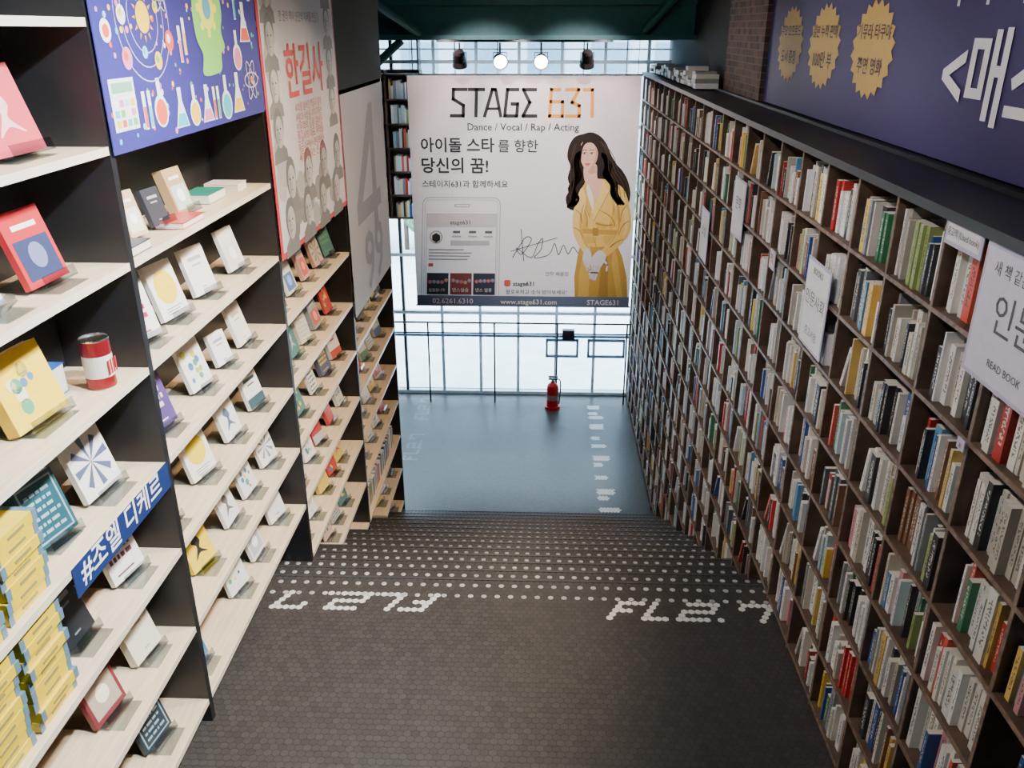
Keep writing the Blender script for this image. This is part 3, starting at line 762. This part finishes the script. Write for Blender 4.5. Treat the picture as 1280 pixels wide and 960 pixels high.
# woman (printed): three-quarter pose turned to picture left, head tilted
HAIR = (.02, .013, .011); HL = (.085, .05, .035); SK = (.74, .48, .37); SKD = (.58, .34, .25); YJ = (.80, .55, .14); YD = (.55, .34, .07); YL = (.86, .64, .22); YF = (.40, .24, .05); YM = (.68, .45, .10)
Pb([(731, 167), (741, 165), (752, 170), (760, 180), (765, 192), (772, 204), (780, 213), (787, 226), (790, 242), (787, 256), (779, 264), (768, 252), (754, 240), (742, 232), (733, 238), (729, 250), (722, 262), (713, 259), (710, 247), (715, 235), (712, 222), (715, 208), (711, 196), (713, 182), (720, 171)], HAIR, .008, True)
Pb([(730, 300), (772, 300), (781, 320), (787, 345), (788, 370), (723, 370), (722, 345), (726, 318)], YD, .0085)
Pb([(735, 305), (742, 303), (740, 370), (727, 370), (728, 340)], YM, .0087); Pb([(757, 303), (763, 303), (764, 370), (752, 370)], YF, .0088); Pb([(770, 303), (776, 325), (782, 370), (775, 370), (768, 330)], YM, .0087)
Pb([(737, 226), (729, 236), (725, 252), (728, 272), (731, 290), (729, 303), (750, 308), (774, 303), (779, 288), (784, 262), (783, 243), (777, 232), (764, 225), (750, 223)], YJ, .009, True)
for (pp) in ([(766, 232), (776, 240), (776, 262), (770, 284), (764, 284), (768, 260)], [(731, 250), (736, 262), (738, 284), (732, 286), (728, 268)], [(748, 276), (762, 280), (760, 285), (750, 284)], [(734, 294), (748, 296), (746, 303), (732, 301)], [(758, 294), (774, 294), (772, 302), (760, 304)]):
    Pb(pp, YM, .0092, True)
Pb([(733, 207), (747, 205), (749, 222), (757, 228), (746, 250), (736, 232), (732, 220)], SK, .0095, True); Pb([(735, 211), (747, 206), (748, 215), (740, 218)], SKD, .0096)
Pb([(738, 230), (745, 252), (742, 266), (734, 247)], (.8, .78, .74), .0098, True)
Pb([(734, 226), (729, 240), (740, 272), (743, 262), (737, 244)], YM, .010); Pb([(756, 226), (764, 238), (745, 276), (743, 262), (751, 244)], YL, .010); Sb([(764, 238), (745, 276)], .8, YF, .0102); Sb([(729, 240), (740, 272)], .7, YF, .0102)
Pb([(730, 285), (778, 287), (777, 293), (730, 291)], YD, .010); Pb(rect(744, 284, 751, 294), YF, .0102)
for s_ in ([(752, 262), (766, 270), (772, 282)], [(748, 278), (758, 281), (768, 280)], [(733, 262), (737, 272), (736, 282)], [(745, 296), (750, 315), (748, 340)], [(765, 240), (770, 255), (769, 268)]):
    Sb([(p[0], p[1]) for p in smooth(s_, 5, False)], 1.1, YD, .0101)
Pb([(772, 230), (783, 238), (790, 262), (791, 285), (783, 300), (770, 313), (760, 320), (754, 314), (766, 300), (775, 286), (774, 268), (769, 250)], YJ, .0105, True)
Pb([(780, 240), (787, 262), (788, 282), (781, 296), (784, 280), (781, 260)], YL, .0106, True)
Pb([(773, 250), (777, 262), (777, 284), (770, 298), (764, 306), (775, 286), (774, 268)], YD, .0106, True)
for s_ in ([(786, 255), (780, 264), (778, 276)], [(789, 275), (781, 281), (776, 292)], [(782, 298), (773, 302), (766, 308)]):
    Sb([(p[0], p[1]) for p in smooth(s_, 5, False)], 1.2, YD, .0108)
Pb([(730, 234), (723, 250), (719, 270), (720, 290), (727, 306), (735, 316), (741, 311), (735, 299), (731, 286), (732, 268), (735, 250)], YL, .0105, True)
Pb([(733, 252), (731, 270), (731, 286), (735, 299), (740, 310), (734, 304), (728, 288), (728, 268)], YM, .0106, True)
for s_ in ([(723, 262), (729, 268), (730, 278)], [(721, 284), (728, 288), (732, 296)]): Sb([(p[0], p[1]) for p in smooth(s_, 5, False)], 1.2, YD, .0107)
GV = (.70, .70, .76); GD = (.45, .45, .52)
Pb([(752, 312), (761, 318), (758, 328), (751, 336), (744, 336), (742, 324)], GV, .011, True)
for k in range(4): Sb([(745+k*3.0, 331), (743.5+k*2.4, 340), (741+k*2.3, 346+min(k, 2)*1.2)], 2.3, GV if k % 2 else (.62, .62, .68), .0112)
Sb([(757, 323), (763, 330), (762, 337)], 2.5, GV, .0112)
for k in range(3): Sb([(746.5+k*3.0, 331), (745+k*2.4, 340)], .5, GD, .0114)
Pb([(735, 310), (742, 314), (743, 326), (738, 334), (732, 324)], GV, .0108, True); Sb([(738, 328), (742, 336), (741, 342)], 2.2, GV, .0109); Sb([(735, 328), (738, 337)], 2.2, (.6, .6, .66), .0109)
Pb([(727, 188), (729, 178), (737, 174), (746, 178), (749, 188), (748, 199), (743, 208), (737, 213.5), (732, 209), (728, 200)], SK, .0115, True)
Pb([(745, 180), (749, 188), (748, 199), (743, 208), (738, 213), (743, 204), (746, 194)], SKD, .0116, True)
Pb(circ(731.5, 198, 2.6, 10, 2.0), (.76, .46, .38), .0117)
Pb([(729, 180), (732, 172), (738, 170.5), (750, 173), (756, 186), (757, 204), (752, 216), (750, 200), (748, 186), (741, 178), (733, 180), (729, 190), (728, 204), (725, 212), (723, 200), (725, 186)], HAIR, .012, True)
for ex in (732.5, 741.5):
    Pb(circ(ex, 191.5, 2.3, 10, 1.0), (.78, .72, .68), .0124); Pb(circ(ex-.2, 191.5, 1.1, 8, 1.1), DK, .0126); Sb([(ex-2.6, 191), (ex, 190.2), (ex+2.7, 190.6)], .7, DK, .0127); Sb([(ex-3, 187.8), (ex, 186.8), (ex+3, 187.6)], .8, (.12, .07, .05), .0127)
Sb([(736.6, 192), (735.4, 199), (738, 200)], .6, SKD, .0126)
Pb([(733, 204.5), (735.8, 203.2), (740, 204), (736.3, 206.8)], (.6, .12, .12), .0126, True)
for off in (0, 3.5, -3):
    Sb([(p[0], p[1]) for p in smooth([(726+off*.4, 190), (721+off, 205), (725+off, 220), (717+off, 235), (722+off, 248), (716+off, 258)], 5, False)], 3.2, HAIR, .0128)
    Sb([(p[0], p[1]) for p in smooth([(755+off*.3, 192), (762+off, 206), (760+off, 218), (769+off, 230), (770+off, 242), (778+off, 254)], 5, False)], 3.4, HAIR, .0128)
for off in (0, 4, 9, 14): Sb([(p[0], p[1]) for p in smooth([(752+off*.4, 176+off*.3), (761+off*.5, 194), (763+off*.8, 212), (771+off, 228), (774+off, 246)], 5, False)], .7, HL, .0130)
for off in (0, 4): Sb([(p[0], p[1]) for p in smooth([(722-off*.5, 180), (718-off*.5, 200), (720-off, 222), (716-off*.3, 246)], 5, False)], .7, HL, .0130)
ban = b.build('stage_banner', M=faceF(BX0, YB, BZ0))
K = .0113
def bt(s, px, py, wpx, size, col=DK, bold=0, z=.012):
    x, y = A(px, py); text(ban, s, x, y, size*K, col, width=wpx*K*1.0, z=z, bold=bold)
bt('Dance / Vocal / Rap / Acting', 585, 163, 139, 11, bold=.008)
bt('아이돌 스타', 527, 189, 93, 19, bold=.02); bt('를 향한', 624, 189, 50, 18, bold=.008)
bt('당신의 꿈!', 528, 215, 85, 19, bold=.02)
bt('스테이지631과 함께하세요', 530, 234, 110, 11, bold=.01)
bt('stage631', 646, 357, 28, 9, bold=.015); bt('팔로우하고 소식 받아보세요!', 637, 367, 82, 8); bt('안무 배윤정', 686, 344, 30, 6)
Wt = (.85, .85, .85)
bt('02.6261.6310', 546, 380, 55, 9, Wt, .01); bt('www.stage631.com', 631, 380, 76, 9, Wt, .01); bt('STAGE631', 738, 380, 42, 9, Wt, .01)
bt('힙합꿈나무', 541, 365, 22, 6, Wt); bt('댄스실습', 570, 365, 22, 6, Wt); bt('댄스 열풍', 599, 365, 22, 6, Wt); bt('stage631', 566, 281, 26, 7)
b = MB(); b.cyl((-.02, 0.01, -.01), (W+.02, 0.01, -.01), .014, silver); b.cyl((.05, .01, -.01), (.05, .48, -.01), .004, steel); b.cyl((W-.05, .01, -.01), (W-.05, .48, -.01), .004, steel)
b.cyl((-.02, -H, -.01), (W+.02, -H, -.01), .014, silver)
b.build('hanging_rod', parent=ban)

# ---------------------------------------------------------------- beams and spot lamps
b = MB()
b.box(-3.44, 1.82, 11.0, 11.25, .25, 1.69, dark); b.box(-3.44, 1.82, 10.9, 11.35, -.13, -.08, dark); b.box(-3.44, 1.82, 11.1, 11.15, -.08, .3, dark)
b.build('ceiling_beam')
b = MB(); b.cyl((-2.0, 10.0, .35), (-1.5, 10.9, -.05), .05, dark); b.cyl((-1.75, 11.12, -.14), (-2.3, 11.12, -.6), .05, dark); b.cyl((1.2, 10.95, -.03), (1.75, 10.6, .6), .05, dark); b.build('brace_beam')
boxobj('lamp_track', -1.4, .9, 11.78, 11.82, -.17, -.13, steel)
housing = mat('lamp_housing', (.02, .02, .022), .35, .4)
def spotlamp(x, y, z, tgt, lit, energy=30, col=(1, .85, .7), ang=70, top=-.15, r=.075, strength=25):
    d = (Vector(tgt)-Vector((x, y, z))).normalized(); q = d.to_track_quat('Z', 'Y').to_matrix().to_4x4(); q.translation = (x, y, z)
    b = MB()
    b.lathe([(.0001, -.13), (r*.6, -.13), (r*.75, -.1), (r*.8, 0), (r, .05), (r, .07), (r*.9, .07), (r*.8, .03)], housing, M=q, n=20)
    b.lathe([(r*.82, .035), (.0001, .035)], mat('lamp_lens_on_%d' % int(strength), (1, .88, .72), .3, emit=strength) if lit else mat('lamp_lens_off', (.05, .05, .06), .1), M=q, n=20)
    b.cyl((x, y, z+.02), (x, y, top), .012, housing); b.box(x-.09, x-.08, y-.015, y+.015, z-.02, z+.1, housing); b.box(x+.08, x+.09, y-.015, y+.015, z-.02, z+.1, housing); b.box(x-.09, x+.09, y-.015, y+.015, z+.1, z+.11, housing)
    o = b.build('spot_lamp')
    if lit:
        ld = bpy.data.lights.new('spot_light', 'SPOT'); ld.energy = energy; ld.color = col; ld.spot_size = math.radians(ang); ld.spot_blend = .6; ld.shadow_soft_size = .06
        lo = bpy.data.objects.new('bulb', ld); bpy.context.scene.collection.objects.link(lo)
        lo.parent = o; lo.location = Vector((x, y, z))+d*.09; lo.rotation_euler = d.to_track_quat('-Z', 'Y').to_euler()
    return o
for x, lit in ((-1.10, 0), (-.57, 1), (-.03, 1), (.57, 0)):
    spotlamp(x, 11.8, -.40, (x*.3, 9.6, -.9) if lit else (x, 12.3, -1.5), lit, 12, ang=120, top=-.175, r=.10, strength=40)
# unseen wash lights added ahead of the beam, brightening the banner from the front
for x in (-1.0, .6):
    spotlamp(x, 8.6, .75, (x*.5, 12.3, -1.9), 1, 600, (1, .86, .80), 44, top=1.7, strength=3)
for x in (-1.3, -.3, .8):
    spotlamp(x, 11.55, .02, (x*.9, 12.3, -1.5), 1, 60, (1, .68, .62), 110, top=1.7, strength=3)  # more added washers for the banner, hidden behind the beam
for (x, y, tx, ty, tz, e, c) in (
    (.5, 1.9, -1.8, 2.5, -1.3, 1500, (.76, .89, 1)), (.7, 3.0, -1.8, 3.4, -2.4, 800, (1, .93, .84)),
    (.6, 4.2, -1.8, 4.3, -2.2, 700, (1, .84, .64)), (.9, 5.6, -1.8, 5.6, -3.2, 440, (1, .74, .48)), (1.0, 7.2, -1.8, 7.4, -4.2, 350, (1, .74, .50))):
    spotlamp(x, y, 1.35, (tx, ty, tz), 1, e, c, 76, top=1.7, r=.09)
for (x, y, tx, ty, tz, e) in ((-.9, 2.2, 1.5, 3.2, -1.6, 250), (-.9, 4.6, 1.5, 5.6, -1.8, 220), (-.9, 6.8, 1.5, 8.6, -2.6, 220)):
    spotlamp(x, y, 1.35, (tx, ty, tz), 1, e, (1, .92, .88), 80, top=1.7, r=.09)  # unseen spots added to light the right bookcase
spotlamp(-.2, 5.2, .9, (-.2, 11, .3), 1, 45, (.85, .95, 1), 60, top=1.7, r=.09)  # unseen lamp added to brighten the near face of the beam

# ---------------------------------------------------------------- exterior
pave = mat('exterior_paving', (.78, .79, .79), .8, scale=2)
boxobj('exterior_ground', -40, 40, 13.25, 70, -6.1, -5.95, pave)
b = MB(); fac = mat('exterior_facade', (.35, .4, .45), .7); gls = mat('exterior_glass', (.12, .2, .26), .2)
b.box(-16, 14, 34, 38, -5.95, 6, fac)
for i in range(12):
    for j in range(4): b.box(-15+i*2.4, -13.6+i*2.4, 33.95, 34.02, -4.8+j*2.7, -3.2+j*2.7, gls)
b.build('exterior_building')
b = MB(); leaf = mat('hedge_leaves', (.07, .16, .09), .8, noise=.4, scale=6)
for i in range(26):
    cx = -9+i*.75+R.uniform(-.2, .2); r = R.uniform(.6, 1.0); M = Matrix.Translation((cx, 24+R.uniform(-.5, .5), -5.95+R.uniform(1.2, 2.2)))
    b.lathe([(.001, -r)]+[(r*math.sin(t)*R.uniform(.85, 1.1), -r*math.cos(t)) for t in [k*math.pi/8 for k in range(1, 8)]]+[(.001, r)], leaf, M=M, n=12)
    b.cyl((cx, 24, -5.95), (cx, 24, -4.5), .07, wood)
b.build('street_trees', smooth=True)

# ---------------------------------------------------------------- world + daylight
w = bpy.data.worlds.new('World'); bpy.context.scene.world = w; w.use_nodes = True
bg = w.node_tree.nodes['Background']; bg.inputs[0].default_value = (.68, .84, 1, 1); bg.inputs[1].default_value = 14
ld = bpy.data.lights.new('sky_portal', 'AREA'); ld.shape = 'RECTANGLE'; ld.size = 5.2; ld.size_y = 5.5; ld.cycles.is_portal = True
lo = bpy.data.objects.new('window_daylight', ld); bpy.context.scene.collection.objects.link(lo)
lo.location = (-.8, 13.12, -2.9); lo.rotation_euler = (math.radians(-90), 0, 0)

# fit lettering widths (one depsgraph update)
bpy.context.view_layer.update()
for o, wd in PENDING:
    d = o.dimensions.x
    if d > 0: s = wd/d; o.scale = (s, min(max(s, .7), 1.4), 1)

# ---------------------------------------------------------------- camera
cd = bpy.data.cameras.new('camera'); cd.sensor_width = 36; cd.lens = 1050/1280*36; cd.clip_end = 200; cd.clip_start = .02
co = bpy.data.objects.new('camera', cd); bpy.context.scene.collection.objects.link(co)
co.location = (0, 0, 0); co.rotation_euler = (math.radians(90-22.97), 0, math.radians(2.0))
bpy.context.scene.camera = co
